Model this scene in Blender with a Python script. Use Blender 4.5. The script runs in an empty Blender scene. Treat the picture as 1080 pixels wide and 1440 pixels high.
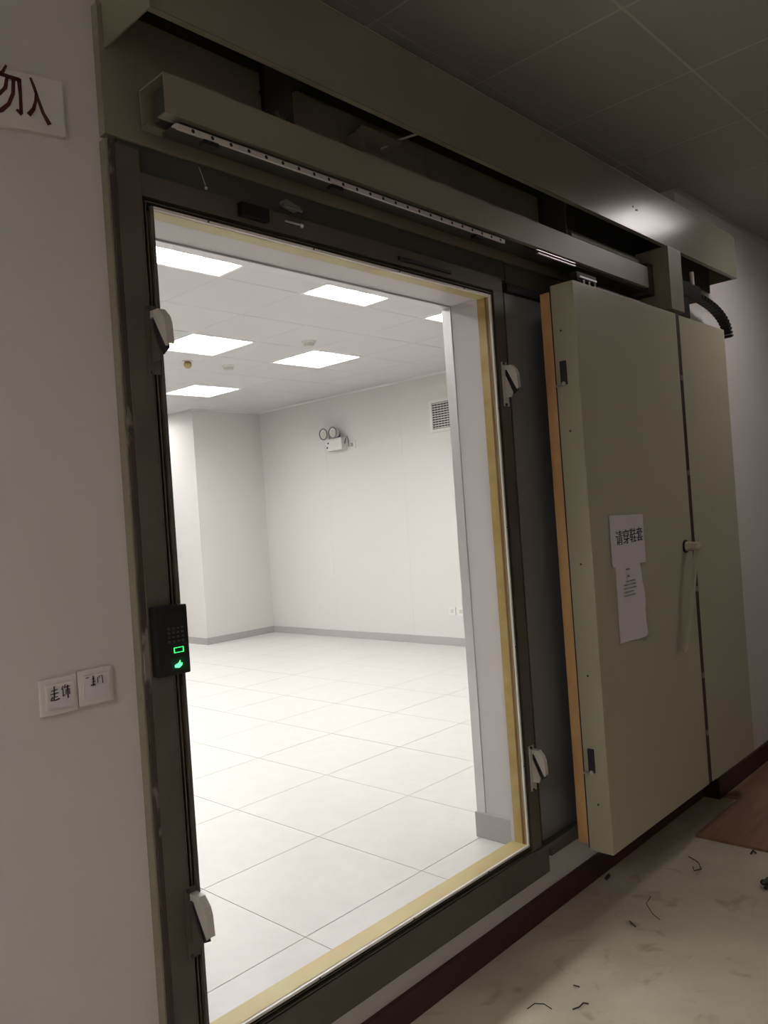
import bpy, bmesh, math, random
from mathutils import Vector, Matrix
random.seed(7)
PI = math.pi
scene = bpy.context.scene
COL = scene.collection

# ------------------------------------------------------------------ camera
CAM_POS = Vector((0.0, -1.7355, 1.4733))
YAW, PITCH, ROLL, FPX = 0.8166, 0.0058, -0.0701, 1125.9
F = Vector((math.sin(YAW) * math.cos(PITCH), math.cos(YAW) * math.cos(PITCH), math.sin(PITCH)))
R0 = Vector((math.cos(YAW), -math.sin(YAW), 0))
U0 = R0.cross(F)
R = R0 * math.cos(ROLL) + U0 * math.sin(ROLL)
U = -R0 * math.sin(ROLL) + U0 * math.cos(ROLL)
cd = bpy.data.cameras.new('camera')
cd.sensor_fit = 'HORIZONTAL'
cd.sensor_width = 36.0
cd.lens = FPX / 1080.0 * 36.0
cd.clip_start = 0.02
cam = bpy.data.objects.new('camera', cd)
COL.objects.link(cam)
M = Matrix((R, U, -F)).transposed().to_4x4()
M.translation = CAM_POS
cam.matrix_world = M
scene.camera = cam

# ------------------------------------------------------------------ world, exposure, light strengths
w = bpy.data.worlds.new('world')
scene.world = w
w.use_nodes = True
w.node_tree.nodes['Background'].inputs[0].default_value = (0.02, 0.02, 0.022, 1)
w.node_tree.nodes['Background'].inputs[1].default_value = 0.2
scene.view_settings.view_transform = 'Standard'
scene.view_settings.look = 'None'
scene.view_settings.exposure = 0.0
scene.view_settings.gamma = 1.0
scene.view_settings.use_curve_mapping = False
ROOM_LAMP = 27.0          # server room louvre lights
ADDED_CORRIDOR_LAMP = 46.0      # assumed corridor lights, added unseen behind the camera
CORRIDOR_LAMP_FAR = 13.5  # corridor light past the end of the housing

# ------------------------------------------------------------------ materials
def nt(name):
    m = bpy.data.materials.new(name)
    m.use_nodes = True
    return m, m.node_tree.nodes, m.node_tree.links, m.node_tree.nodes['Principled BSDF']

def paint(name, c, rough=0.6, metal=0.0, var=0.06, scale=6.0, bump=0.02, bscale=120.0, spec=0.5):
    m, n, l, b = nt(name)
    tc = n.new('ShaderNodeTexCoord')
    no = n.new('ShaderNodeTexNoise'); no.inputs['Scale'].default_value = scale; no.inputs['Detail'].default_value = 5
    l.new(tc.outputs['Object'], no.inputs['Vector'])
    mx = n.new('ShaderNodeMix'); mx.data_type = 'RGBA'
    mx.inputs['A'].default_value = tuple(max(0, v * (1 - var)) for v in c) + (1,)
    mx.inputs['B'].default_value = tuple(min(1, v * (1 + var)) for v in c) + (1,)
    l.new(no.outputs['Fac'], mx.inputs['Factor'])
    l.new(mx.outputs['Result'], b.inputs['Base Color'])
    b.inputs['Roughness'].default_value = rough
    b.inputs['Metallic'].default_value = metal
    b.inputs['Specular IOR Level'].default_value = spec
    if bump > 0:
        n2 = n.new('ShaderNodeTexNoise'); n2.inputs['Scale'].default_value = bscale
        l.new(tc.outputs['Object'], n2.inputs['Vector'])
        bp = n.new('ShaderNodeBump'); bp.inputs['Strength'].default_value = bump; bp.inputs['Distance'].default_value = 0.01
        l.new(n2.outputs['Fac'], bp.inputs['Height']); l.new(bp.outputs['Normal'], b.inputs['Normal'])
    return m

def emit(name, c, s):
    m, n, l, b = nt(name)
    b.inputs['Base Color'].default_value = (*c, 1)
    b.inputs['Emission Color'].default_value = (*c, 1)
    b.inputs['Emission Strength'].default_value = s
    return m

def blotch(name, c1, c2, scale, lo, hi, rough=0.6, stretch=(1, 1, 1), metal=0.0, bump=0.05):
    """two colours with hard-ish noise patches: flaked paint, stained floor, tape, wood"""
    m, n, l, b = nt(name)
    tc = n.new('ShaderNodeTexCoord')
    mp = n.new('ShaderNodeMapping'); mp.inputs['Scale'].default_value = stretch
    l.new(tc.outputs['Object'], mp.inputs['Vector'])
    no = n.new('ShaderNodeTexNoise'); no.inputs['Scale'].default_value = scale
    no.inputs['Detail'].default_value = 8; no.inputs['Roughness'].default_value = 0.6
    l.new(mp.outputs['Vector'], no.inputs['Vector'])
    rp = n.new('ShaderNodeValToRGB')
    rp.color_ramp.elements[0].position = lo; rp.color_ramp.elements[0].color = (*c1, 1)
    rp.color_ramp.elements[1].position = hi; rp.color_ramp.elements[1].color = (*c2, 1)
    l.new(no.outputs['Fac'], rp.inputs['Fac']); l.new(rp.outputs['Color'], b.inputs['Base Color'])
    b.inputs['Roughness'].default_value = rough; b.inputs['Metallic'].default_value = metal
    bp = n.new('ShaderNodeBump'); bp.inputs['Strength'].default_value = bump; bp.inputs['Distance'].default_value = 0.01
    l.new(no.outputs['Fac'], bp.inputs['Height']); l.new(bp.outputs['Normal'], b.inputs['Normal'])
    return m

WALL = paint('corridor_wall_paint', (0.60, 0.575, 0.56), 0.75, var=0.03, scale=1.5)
WALLB = paint('opposite_wall_bounce_paint', (0.80, 0.77, 0.74), 0.75, var=0.03, scale=1.5)  # unseen wall, made paler and set nearer to bounce more light
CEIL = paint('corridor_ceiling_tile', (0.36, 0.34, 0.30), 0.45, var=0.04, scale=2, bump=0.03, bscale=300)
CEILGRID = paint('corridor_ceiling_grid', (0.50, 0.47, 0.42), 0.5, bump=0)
ROOMWALL = paint('room_wall_panel', (0.60, 0.58, 0.56), 0.5, var=0.015, scale=1.2, bump=0.01)
ROOMCEIL = paint('room_ceiling_tile', (0.56, 0.555, 0.55), 0.55, var=0.02, scale=2, bump=0.01)
ROOMGRID = paint('room_ceiling_joint', (0.72, 0.71, 0.70), 0.5, bump=0)
ROOMTILE = blotch('room_floor_tile', (0.52, 0.51, 0.485), (0.55, 0.54, 0.515), 9, 0.35, 0.65, 0.32, bump=0.01)
GROUT = paint('tile_joint', (0.16, 0.15, 0.14), 0.8, bump=0)
ROOMSKIRT = paint('room_skirting', (0.36, 0.345, 0.34), 0.45, var=0.04)
ALU = paint('brushed_aluminium_trim', (0.60, 0.59, 0.60), 0.35, metal=0.6, var=0.05)
REVEAL = paint('reveal_panel', (0.50, 0.47, 0.465), 0.45, var=0.02)
FLOORC = None
def corridor_floor():
    m, n, l, b = nt('corridor_floor_stained')
    tc = n.new('ShaderNodeTexCoord')
    a = n.new('ShaderNodeTexNoise'); a.inputs['Scale'].default_value = 1.7; a.inputs['Detail'].default_value = 9; a.inputs['Roughness'].default_value = 0.62
    c = n.new('ShaderNodeTexNoise'); c.inputs['Scale'].default_value = 7; c.inputs['Detail'].default_value = 10; c.inputs['Distortion'].default_value = 1.2
    for q in (a, c): l.new(tc.outputs['Object'], q.inputs['Vector'])
    r1 = n.new('ShaderNodeValToRGB'); e = r1.color_ramp.elements
    e[0].position = 0.33; e[0].color = (0.40, 0.34, 0.26, 1); e[1].position = 0.58; e[1].color = (0.53, 0.475, 0.37, 1)
    l.new(a.outputs['Fac'], r1.inputs['Fac'])
    r2 = n.new('ShaderNodeValToRGB'); e = r2.color_ramp.elements
    e[0].position = 0.30; e[0].color = (0.78, 0.74, 0.69, 1); e[1].position = 0.40; e[1].color = (1, 1, 1, 1)
    l.new(c.outputs['Fac'], r2.inputs['Fac'])
    mx = n.new('ShaderNodeMix'); mx.data_type = 'RGBA'; mx.blend_type = 'MULTIPLY'; mx.inputs['Factor'].default_value = 1
    l.new(r1.outputs['Color'], mx.inputs['A']); l.new(r2.outputs['Color'], mx.inputs['B'])
    l.new(mx.outputs['Result'], b.inputs['Base Color'])
    b.inputs['Roughness'].default_value = 0.5
    return m
FLOORC = corridor_floor()
MAROON = paint('maroon_skirting', (0.038, 0.009, 0.009), 0.4, var=0.15)
PAINT = paint('pebble_grey_steel', (0.205, 0.192, 0.137), 0.42, var=0.03, scale=2, bump=0.03, bscale=400)
PAINTGLOSS = paint('pebble_grey_gloss_steel', (0.172, 0.160, 0.118), 0.24, var=0.04, scale=3, bump=0.02, bscale=60)
DOORPAINT = paint('door_greenish_enamel', (0.385, 0.365, 0.265), 0.38, var=0.025, scale=1.2, bump=0.02, bscale=300)
FRAMEP = blotch('frame_olive_grey_paint', (0.062, 0.056, 0.040), (0.092, 0.084, 0.062), 4, 0.35, 0.65, 0.5, bump=0.03)
DARKP = paint('dark_grey_green_paint', (0.055, 0.058, 0.05), 0.5, var=0.1)
BROWN = paint('brown_edge_shadow', (0.14, 0.07, 0.03), 0.6, var=0.3)
FLAKE = blotch('flaked_sealant', (0.22, 0.20, 0.175), (0.045, 0.035, 0.028), 13, 0.36, 0.43, 0.8, stretch=(1, 1, 0.4), bump=0.3)
DARK = paint('dark_recess_steel', (0.035, 0.033, 0.03), 0.6, var=0.1)
BLACK = paint('black_plastic', (0.009, 0.009, 0.010), 0.45, var=0.1, spec=0.25)
RUBBER = paint('black_rubber', (0.015, 0.013, 0.02), 0.6)
WHITESTRIP = paint('white_edge_strip', (0.72, 0.69, 0.66), 0.45)
WHITE = paint('white_plastic', (0.66, 0.63, 0.61), 0.4, var=0.02)
OFFW = paint('cream_enamel', (0.50, 0.48, 0.43), 0.4, var=0.03)
TAPE = blotch('worn_yellow_tape', (0.32, 0.215, 0.05), (0.42, 0.33, 0.14), 7, 0.35, 0.68, 0.4, stretch=(1, 1, 1), bump=0.08)
TAPESILL = blotch('worn_yellow_sill_tape', (0.44, 0.32, 0.14), (0.42, 0.37, 0.16), 6, 0.40, 0.62, 0.4, bump=0.08)
SEAL = blotch('orange_brown_seal', (0.50, 0.25, 0.11), (0.66, 0.42, 0.19), 9, 0.35, 0.65, 0.55, stretch=(1, 1, 0.25), bump=0.3)
SEAM = paint('maroon_brown_gap', (0.035, 0.016, 0.015), 0.5)
GREYP = paint('grey_galvanised_panel', (0.20, 0.20, 0.21), 0.5, var=0.04)
STEEL = paint('bright_steel', (0.62, 0.61, 0.60), 0.3, metal=0.9)
PERF = paint('pale_perforated_strip', (0.55, 0.52, 0.50), 0.4, metal=0.2)
PAPER = paint('white_paper', (0.62, 0.58, 0.62), 0.85, var=0.02)
INK = paint('black_ink', (0.03, 0.028, 0.035), 0.7, bump=0)
INKGREY = paint('grey_print', (0.20, 0.19, 0.20), 0.8, bump=0)
REDINK = paint('dark_red_ink', (0.075, 0.010, 0.010), 0.6, bump=0)
WOOD = blotch('red_brown_board', (0.16, 0.075, 0.045), (0.28, 0.15, 0.09), 5, 0.3, 0.7, 0.28, stretch=(0.5, 4, 1), bump=0.05)
GREEN = emit('green_led', (0.04, 0.9, 0.20), 1.6)
GREENGLOW = emit('green_sensor_light', (0.10, 1.0, 0.30), 2.0)
GREENDIM = paint('dark_green_glass', (0.004, 0.05, 0.015), 0.2)
KEY = paint('dark_key', (0.05, 0.05, 0.05), 0.4)
TWIG = paint('black_debris', (0.02, 0.018, 0.015), 0.8)
LEAF = paint('dull_green_debris', (0.05, 0.07, 0.035), 0.8)
LAMPMAT = emit('room_lamp_panel', (1.0, 0.985, 0.96), ROOM_LAMP)
LOUV = paint('white_louvre', (0.80, 0.80, 0.80), 0.35, bump=0)
ADDEDLAMP = emit('added_corridor_lamp_panel', (1.0, 0.95, 0.91), ADDED_CORRIDOR_LAMP)
CLAMPF = emit('corridor_lamp_panel_far', (1.0, 0.93, 0.92), CORRIDOR_LAMP_FAR)
GREYMETAL = paint('lens_grey', (0.22, 0.21, 0.22), 0.3, metal=0.5)
BRASS = paint('dull_brass', (0.35, 0.28, 0.13), 0.4, metal=0.7)

# ------------------------------------------------------------------ mesh helpers
class MB:
    def __init__(self):
        self.bm = bmesh.new()
    def box(self, x0, x1, y0, y1, z0, z1, bev=0.0, rot=None):
        bm = self.bm
        c = Vector(((x0 + x1) / 2, (y0 + y1) / 2, (z0 + z1) / 2))
        r = bmesh.ops.create_cube(bm, size=1.0)
        vs = r['verts']
        for v in vs:
            v.co = Vector((v.co.x * (x1 - x0), v.co.y * (y1 - y0), v.co.z * (z1 - z0)))
        if bev > 0:
            es = list({e for v in vs for e in v.link_edges})
            rr = bmesh.ops.bevel(bm, geom=es, offset=bev, segments=2, affect='EDGES', profile=0.7)
            vs = list({v for f in rr['faces'] for v in f.verts} | {v for v in vs if v.is_valid})
        for v in vs:
            p = v.co
            if rot: p = rot @ p
            v.co = p + c
        return self
    def cyl(self, a, b, r1, r2=None, seg=20):
        a = Vector(a); b = Vector(b); d = b - a
        r2 = r1 if r2 is None else r2
        q = d.to_track_quat('Z', 'Y')
        r = bmesh.ops.create_cone(self.bm, cap_ends=True, segments=seg, radius1=r1, radius2=r2, depth=d.length)
        for v in r['verts']: v.co = q @ v.co + (a + b) / 2
        return self
    def sphere(self, c, r, sc=(1, 1, 1), seg=16):
        rr = bmesh.ops.create_uvsphere(self.bm, u_segments=seg, v_segments=seg // 2, radius=r)
        for v in rr['verts']: v.co = Vector((v.co.x * sc[0], v.co.y * sc[1], v.co.z * sc[2])) + Vector(c)
        return self
    def torus(self, c, axis, Rr, r, seg=24, ms=8):
        q = Vector(axis).to_track_quat('Z', 'Y'); c = Vector(c); rings = []
        for i in range(seg):
            a = 2 * PI * i / seg
            rings.append([self.bm.verts.new(q @ Vector(((Rr + r * math.cos(t)) * math.cos(a), (Rr + r * math.cos(t)) * math.sin(a), r * math.sin(t))) + c)
                          for t in [2 * PI * k / ms for k in range(ms)]])
        for i in range(seg):
            for k in range(ms):
                self.bm.faces.new((rings[i][k], rings[(i + 1) % seg][k], rings[(i + 1) % seg][(k + 1) % ms], rings[i][(k + 1) % ms]))
        return self
    def tube(self, pts, r, seg=8):
        pts = [Vector(p) for p in pts]; rings = []
        for i, p in enumerate(pts):
            d = (pts[min(i + 1, len(pts) - 1)] - pts[max(i - 1, 0)]).normalized()
            q = d.to_track_quat('Z', 'Y')
            rings.append([self.bm.verts.new(q @ Vector((r * math.cos(2 * PI * k / seg), r * math.sin(2 * PI * k / seg), 0)) + p) for k in range(seg)])
        for i in range(len(rings) - 1):
            for k in range(seg):
                self.bm.faces.new((rings[i][k], rings[i][(k + 1) % seg], rings[i + 1][(k + 1) % seg], rings[i + 1][k]))
        self.bm.faces.new(rings[0][::-1]); self.bm.faces.new(rings[-1])
        return self
    def prism(self, poly, axis, a, b):
        """extrude a 2D polygon along axis ('x': poly=(y,z), 'y': poly=(x,z), 'z': poly=(x,y))"""
        def P(u, v, t): return {'x': (t, u, v), 'y': (u, t, v), 'z': (u, v, t)}[axis]
        va = [self.bm.verts.new(P(u, v, a)) for u, v in poly]
        vb = [self.bm.verts.new(P(u, v, b)) for u, v in poly]
        self.bm.faces.new(va[::-1]); self.bm.faces.new(vb)
        k = len(poly)
        for i in range(k): self.bm.faces.new((va[i], va[(i + 1) % k], vb[(i + 1) % k], vb[i]))
        return self
    def stroke(self, pts, wd, y0, y1):
        """brush stroke in an x-z plane as thin raised ribbon"""
        pts = [Vector((p[0], 0, p[1])) for p in pts]
        L, Rr = [], []
        for i, p in enumerate(pts):
            d = (pts[min(i + 1, len(pts) - 1)] - pts[max(i - 1, 0)]).normalized()
            nrm = Vector((-d.z, 0, d.x)) * (wd[i] if isinstance(wd, (list, tuple)) else wd) * 0.5
            L.append(p + nrm); Rr.append(p - nrm)
        for i in range(len(pts) - 1):
            q = [L[i], L[i + 1], Rr[i + 1], Rr[i]]
            f = [self.bm.verts.new((v.x, y0, v.z)) for v in q]; g = [self.bm.verts.new((v.x, y1, v.z)) for v in q]
            self.bm.faces.new(f); self.bm.faces.new(g[::-1])
            for k in range(4): self.bm.faces.new((f[k], g[k], g[(k + 1) % 4], f[(k + 1) % 4]))
        return self

def root_loc(o):
    while o.parent: o = o.parent
    return o.location

def build(name, mb, mat, parent=None, smooth=False, kind=None, label=None, cat=None, group=None, pivot=None):
    bm = mb.bm
    bmesh.ops.recalc_face_normals(bm, faces=bm.faces)
    me = bpy.data.meshes.new(name)
    if parent is not None:
        off = root_loc(parent).copy()
    else:
        xs = [v.co for v in bm.verts]
        off = Vector(pivot) if pivot else Vector(((min(p.x for p in xs) + max(p.x for p in xs)) / 2, (min(p.y for p in xs) + max(p.y for p in xs)) / 2, min(p.z for p in xs)))
    bmesh.ops.translate(bm, verts=bm.verts, vec=-off)
    bm.to_mesh(me); bm.free()
    me.materials.append(mat)
    if smooth:
        for p in me.polygons: p.use_smooth = True
        try: me.set_sharp_from_angle(angle=math.radians(35))
        except Exception: pass
    o = bpy.data.objects.new(name, me); COL.objects.link(o)
    if parent is not None: o.parent = parent
    else: o.location = off
    if kind: o['kind'] = kind
    if label: o['label'] = label
    if cat: o['category'] = cat
    if group: o['group'] = group
    return o

def thing(name, label, cat, loc, group=None):
    o = bpy.data.objects.new(name, None); COL.objects.link(o)
    o.empty_display_size = 0.05
    o.location = loc; o['label'] = label; o['category'] = cat
    if group: o['group'] = group
    return o

def copy_tree(o, parent=None):
    c = o.copy(); COL.objects.link(c)
    if parent: c.parent = parent
    for ch in list(o.children): copy_tree(ch, c)
    return c

def text_mesh(name, body, size, mat, origin, parent, rot_z=0.0, xscale=1.0, tilt=0.0, depth=0.0006):
    """lettering standing on an x-z surface that faces -y"""
    c = bpy.data.curves.new(name, 'FONT'); c.body = body; c.size = size; c.align_x = 'CENTER'; c.align_y = 'CENTER'
    c.extrude = depth; c.resolution_u = 3
    t = bpy.data.objects.new(name + '_tmp', c); COL.objects.link(t)
    bpy.context.view_layer.update()
    me = bpy.data.meshes.new_from_object(t)
    bpy.data.objects.remove(t)
    me.materials.clear(); me.materials.append(mat)
    mt = Matrix.Translation(Vector(origin) - root_loc(parent)) @ Matrix.Rotation(tilt, 4, 'Y') @ Matrix.Rotation(PI / 2, 4, 'X') @ Matrix.Diagonal((xscale, 1, 1, 1))
    me.transform(mt)
    me.name = name
    o = bpy.data.objects.new(name, me); COL.objects.link(o); o.parent = parent
    return o

# ================================================================== SETTING
ZF, ZC = -0.13, 3.10          # corridor floor / ceiling
RZF, RZC = 0.085, 2.929       # raised room floor / room ceiling
YW = 0.04                     # corridor wall surface
OX0, OX1, OZ0, OZ1 = 1.0884, 2.5065, 0.205, 2.2735   # clear opening

m = MB()
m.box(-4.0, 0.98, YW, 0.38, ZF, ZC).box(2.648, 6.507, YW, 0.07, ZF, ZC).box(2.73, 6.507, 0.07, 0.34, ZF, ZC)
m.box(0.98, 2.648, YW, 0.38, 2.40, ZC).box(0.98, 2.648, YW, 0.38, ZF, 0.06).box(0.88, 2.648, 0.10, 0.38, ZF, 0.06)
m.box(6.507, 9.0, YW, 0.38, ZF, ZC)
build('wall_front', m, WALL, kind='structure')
# lintel and jambs of the room side lining
m = MB()
m.box(2.71, 2.73, 0.07, 0.345, RZF, 2.345)
build('trim_1', m, REVEAL, kind='structure')
m = MB(); m.box(0.90, 2.73, 0.07, 0.345, 2.345, 2.40)
build('trim_2', m, REVEAL, kind='structure')
m = MB(); m.box(0.86, 0.90, 0.07, 0.345, RZF, 2.345)
build('trim_3', m, REVEAL, kind='structure')
# aluminium corner trims at the room edge of the lining
m = MB(); m.box(2.706, 2.76, 0.34, 0.386, RZF, 2.345, 0.002)
build('trim_4', m, ALU, kind='structure')
m = MB(); m.box(0.86, 2.76, 0.34, 0.386, 2.338, 2.385, 0.002)
build('trim_5', m, ALU, kind='structure')
# room wall above and beside the lining, seen from the room
m = MB(); m.box(-3.0, 0.86, 0.34, 0.382, RZF, RZC).box(2.76, 6.507, 0.34, 0.382, RZF, RZC).box(0.86, 2.76, 0.34, 0.382, 2.385, RZC)
build('wall_near', m, ROOMWALL, kind='structure')
# room walls; the right wall is clad in panels
m = MB(); m.box(6.512, 6.62, 0.34, 9.0, RZF - .05, RZC + 0.05)
wr = build('wall_right', m, GROUT, kind='structure')
y = 0.40; k = 0
while y < 6.46:
    y1 = min(y + 1.215, 6.469)
    m = MB(); m.box(6.507, 6.5135, y + 0.0007, y1 - 0.0007, RZF, RZC, 0.0004)
    build('panel', m, ROOMWALL, wr); y = y1
m = MB(); m.box(5.491, 6.60, 6.469, 9.0, RZF - 0.05, RZC + 0.05)
build('wall_back', m, ROOMWALL, kind='structure')
m = MB(); m.box(-3.1, 5.6, 9.0, 9.12, RZF - 0.05, RZC + 0.05)
build('wall_far', m, ROOMWALL, kind='structure')
m = MB(); m.box(-3.12, -3.0, 0.34, 9.1, RZF - 0.05, RZC + 0.05)
build('wall_left', m, ROOMWALL, kind='structure')
# room skirting
m = MB(); m.box(6.495, 6.512, 0.39, 6.469, RZF, 0.168, 0.002); build('baseboard_right', m, ROOMSKIRT, kind='structure')
m = MB(); m.box(5.479, 6.50, 6.457, 6.472, RZF, 0.168, 0.002); build('baseboard_back', m, ROOMSKIRT, kind='structure')
m = MB(); m.box(5.479, 5.495, 6.46, 8.99, RZF, 0.168, 0.002); build('baseboard_far', m, ROOMSKIRT, kind='structure')
m = MB(); m.box(2.698, 2.712, 0.085, 0.392, RZF, 0.192, 0.002); build('baseboard_jamb', m, ROOMSKIRT, kind='structure')
# cornice beads
m = MB(); m.box(6.488, 6.508, 0.39, 6.469, RZC - 0.018, RZC, 0.002); build('trim_6', m, ROOMGRID, kind='structure')
m = MB(); m.box(5.475, 6.50, 6.452, 6.470, RZC - 0.018, RZC, 0.002); build('trim_7', m, ROOMGRID, kind='structure')

# room floor: 600 mm raised tiles on a dark bed
m = MB(); m.box(-3.0, 6.55, 0.10, 9.05, RZF - 0.12, RZF - 0.004)
fl = build('floor', m, GROUT, kind='structure')
tm = MB(); tm.box(-0.2984, 0.2984, -0.2984, 0.2984, -0.008, 0.0, 0.0006)
t0 = build('tile', tm, ROOMTILE, fl)
tme = t0.data
off0 = fl.location
tme.transform(Matrix.Translation(off0))   # tile mesh centred on its own origin
first = True
for i in range(-8, 8):
    for j in range(-1, 15):
        cx, cy = 1.715 + 0.6 * i + 0.3, 0.3734 + 0.6 * j + 0.3
        x0, x1, y0, y1 = cx - .2984, cx + .2984, cy - .2984, cy + .2984
        if y0 > 8.99 or x1 > 6.52 + .5 or x0 > 6.5: continue
        if cx < -3 or (y0 > 6.46 and x0 > 5.48): continue
        if first: o = t0; first = False
        else: o = t0.copy(); COL.objects.link(o)
        o.parent = fl; o.scale = (1, 1, 1)
        if j == -1:
            o.location = Vector((cx, (0.095 + y1) / 2, RZF)) - off0; o.scale = (1, (y1 - 0.095) / 0.5968, 1)
        elif x1 > 6.51:
            o.location = Vector(((x0 + 6.508) / 2, cy, RZF)) - off0; o.scale = ((6.508 - x0) / 0.5968, 1, 1)
        else:
            o.location = Vector((cx, cy, RZF + random.uniform(-.0002, .0002))) - off0

# room ceiling: square metal tiles, lights take the place of some tiles
LIGHTS = [(2.5, 1.77), (3.7, 1.77), (4.9, 1.77), (3.7, 3.57), (4.9, 3.57), (4.9, 5.37)]
HIDDEN = [(2.5, 3.57), (3.7, 5.37), (1.3, 1.77), (0.1, 1.77), (0.1, 3.57), (1.3, 3.57), (2.5, 5.37), (1.3, 5.37), (3.7, 7.17), (4.9, 7.17), (1.3, 7.17)]
m = MB(); m.box(-3.1, 6.6, 0.34, 9.1, RZC + 0.10, RZC + 0.14)
ce = build('ceiling', m, ROOMCEIL, kind='structure')
tm = MB(); tm.box(-0.298, 0.298, -0.298, 0.298, 0.0, 0.012, 0.002)
t0 = build('tile', tm, ROOMCEIL, ce); t0.data.transform(Matrix.Translation(ce.location))
first = True
occ = {(round(a, 2), round(b, 2)) for a, b in LIGHTS + HIDDEN}
for i in range(-9, 9):
    for j in range(0, 15):
        cx, cy = 2.5 + 0.6 * (i - 1) + 0.0, 0.57 + 0.6 * j
        if (round(cx, 2), round(cy, 2)) in occ: continue
        if cx < -2.9 or cx - .3 > 6.5 or cy > 8.9 or (cy - .3 > 6.45 and cx - .3 > 5.48): continue
        if first: o = t0; first = False
        else: o = t0.copy(); COL.objects.link(o)
        o.parent = ce; o.scale = (1, 1, 1)
        x1 = cx + .298
        if x1 > 6.51: o.location = Vector(((cx - .298 + 6.508) / 2, cy, RZC)) - ce.location; o.scale = ((6.508 - cx + .298) / .596, 1, 1)
        else: o.location = Vector((cx, cy, RZC)) - ce.location
# T-bars behind the joints
m = MB()
for i in range(-9, 9):
    x = 2.2 + 0.6 * i
    if -3 < x < 6.5: m.box(x - .006, x + .006, 0.38, 9.0, RZC + 0.0015, RZC + 0.009)
for j in range(0, 16):
    yy = 0.27 + 0.6 * j
    if 0.4 < yy < 9: m.box(-3.0, 6.5, yy - .006, yy + .006, RZC + 0.0018, RZC + 0.0094)
o = build('grid_bars', m, ROOMGRID, ce); o['kind'] = 'stuff'

# ------------------------------------------------------------------ corridor shell
m = MB(); m.box(-4.0, 9.0, -3.0, 0.05, ZF - 0.1, ZF)
build('floor', m, FLOORC, kind='structure')
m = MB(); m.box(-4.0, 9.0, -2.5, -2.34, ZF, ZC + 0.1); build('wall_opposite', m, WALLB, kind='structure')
m = MB(); m.box(-4.1, -4.0, -3.1, 0.4, ZF, ZC + 0.1); build('wall_end', m, WALL, kind='structure')
m = MB(); m.box(9.0, 9.1, -3.1, 0.4, ZF, ZC + 0.1); build('wall_passage', m, WALL, kind='structure')
# pier that steps forward behind the right end of the door
m = MB(); m.box(4.215, 9.0, -0.042, YW, ZF, ZC); build('wall_pier', m, WALL, kind='structure')
m = MB(); m.box(-4, 4.20, YW - 0.016, YW, ZF, -0.035, 0.002); build('baseboard_front', m, MAROON, kind='structure')
m = MB(); m.box(4.197, 9.0, -0.060, -0.042, ZF, -0.028, 0.002).box(4.197, 4.215, -0.060, YW, ZF, -0.028, 0.002)
build('baseboard_pier', m, MAROON, kind='structure')
# corridor ceiling of square tiles with raised bright joints
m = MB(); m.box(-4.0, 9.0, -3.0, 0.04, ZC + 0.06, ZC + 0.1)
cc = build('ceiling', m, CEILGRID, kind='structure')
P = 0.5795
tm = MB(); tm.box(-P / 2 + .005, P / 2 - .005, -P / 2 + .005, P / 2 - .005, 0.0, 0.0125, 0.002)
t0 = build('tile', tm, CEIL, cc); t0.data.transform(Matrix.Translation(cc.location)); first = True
CL = [(3, -1), (-8, -2), (-11, -2)]
for i in range(-11, 11):
    for j in range(-3, 2):
        y0 = -0.584 + P * j; y1 = y0 + P; x0 = 2.551 + P * i; x1 = x0 + P
        if x0 < -3.9 or x1 > 8.98 or y0 > 0: continue
        if (i, j) in CL: continue
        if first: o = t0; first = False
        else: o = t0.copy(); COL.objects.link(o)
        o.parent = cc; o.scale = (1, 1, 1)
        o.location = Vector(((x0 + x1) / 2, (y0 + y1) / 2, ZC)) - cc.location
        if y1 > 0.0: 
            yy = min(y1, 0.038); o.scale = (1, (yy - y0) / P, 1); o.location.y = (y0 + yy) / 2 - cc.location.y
m = MB()
for i in range(-12, 12):
    x = 2.551 + P * i
    if -4 < x < 9: m.box(x - .012, x + .012, -3.0, 0.04, ZC + .0008, ZC + .012)
for j in range(-4, 2):
    yy = -0.584 + P * j
    m.box(-4, 9, yy - .012, yy + .012, ZC + .0012, ZC + .0125)
o = build('grid_bars', m, CEILGRID, cc); o['kind'] = 'stuff'
m = MB(); m.box(4.215, 9, -0.062, -0.042, ZC - 0.016, ZC, 0.002); build('trim_8', m, CEILGRID, kind='structure')

# ================================================================== LIGHTS
def louvre_light(x, y, z, lamp, label, name='ceiling_light', group=None, s=0.59):
    t = thing(name, label, 'ceiling light', (x, y, z), group)
    h = s / 2
    m = MB()
    for a in ((-h, h, -h, -h + .02), (-h, h, h - .02, h), (-h, -h + .02, -h + .02, h - .02), (h - .02, h, -h + .02, h - .02)):
        m.box(x + a[0], x + a[1], y + a[2], y + a[3], z - 0.004, z + 0.045)
    build('frame', m, LOUV, t)
    m = MB(); m.box(x - h + .02, x + h - .02, y - h + .02, y + h - .02, z + 0.035, z + 0.045)
    build('diffuser', m, lamp, t)
    m = MB()
    for k in range(1, 3):
        q = -h + .02 + (s - .04) * k / 3
        m.box(x + q - .004, x + q + .004, y - h + .02, y + h - .02, z, z + 0.034)
    for k in range(1, 5):
        q = -h + .02 + (s - .04) * k / 5
        m.box(x - h + .02, x + h - .02, y + q - .002, y + q + .002, z, z + 0.034)
    build('louvre', m, LOUV, t)
    return t
LL = ['square louvred ceiling light nearest the lintel, cut off by the left frame',
      'square louvred ceiling light just under the lintel, above the middle of the doorway',
      'sliver of a lit square ceiling light cut off by the right jamb under the lintel',
      'lit square ceiling light beside the left frame, above the small brass sprinkler',
      'lit square ceiling light in the middle of the room, just past the round smoke detector',
      'farthest and lowest lit square ceiling light, near the corner column']
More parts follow.
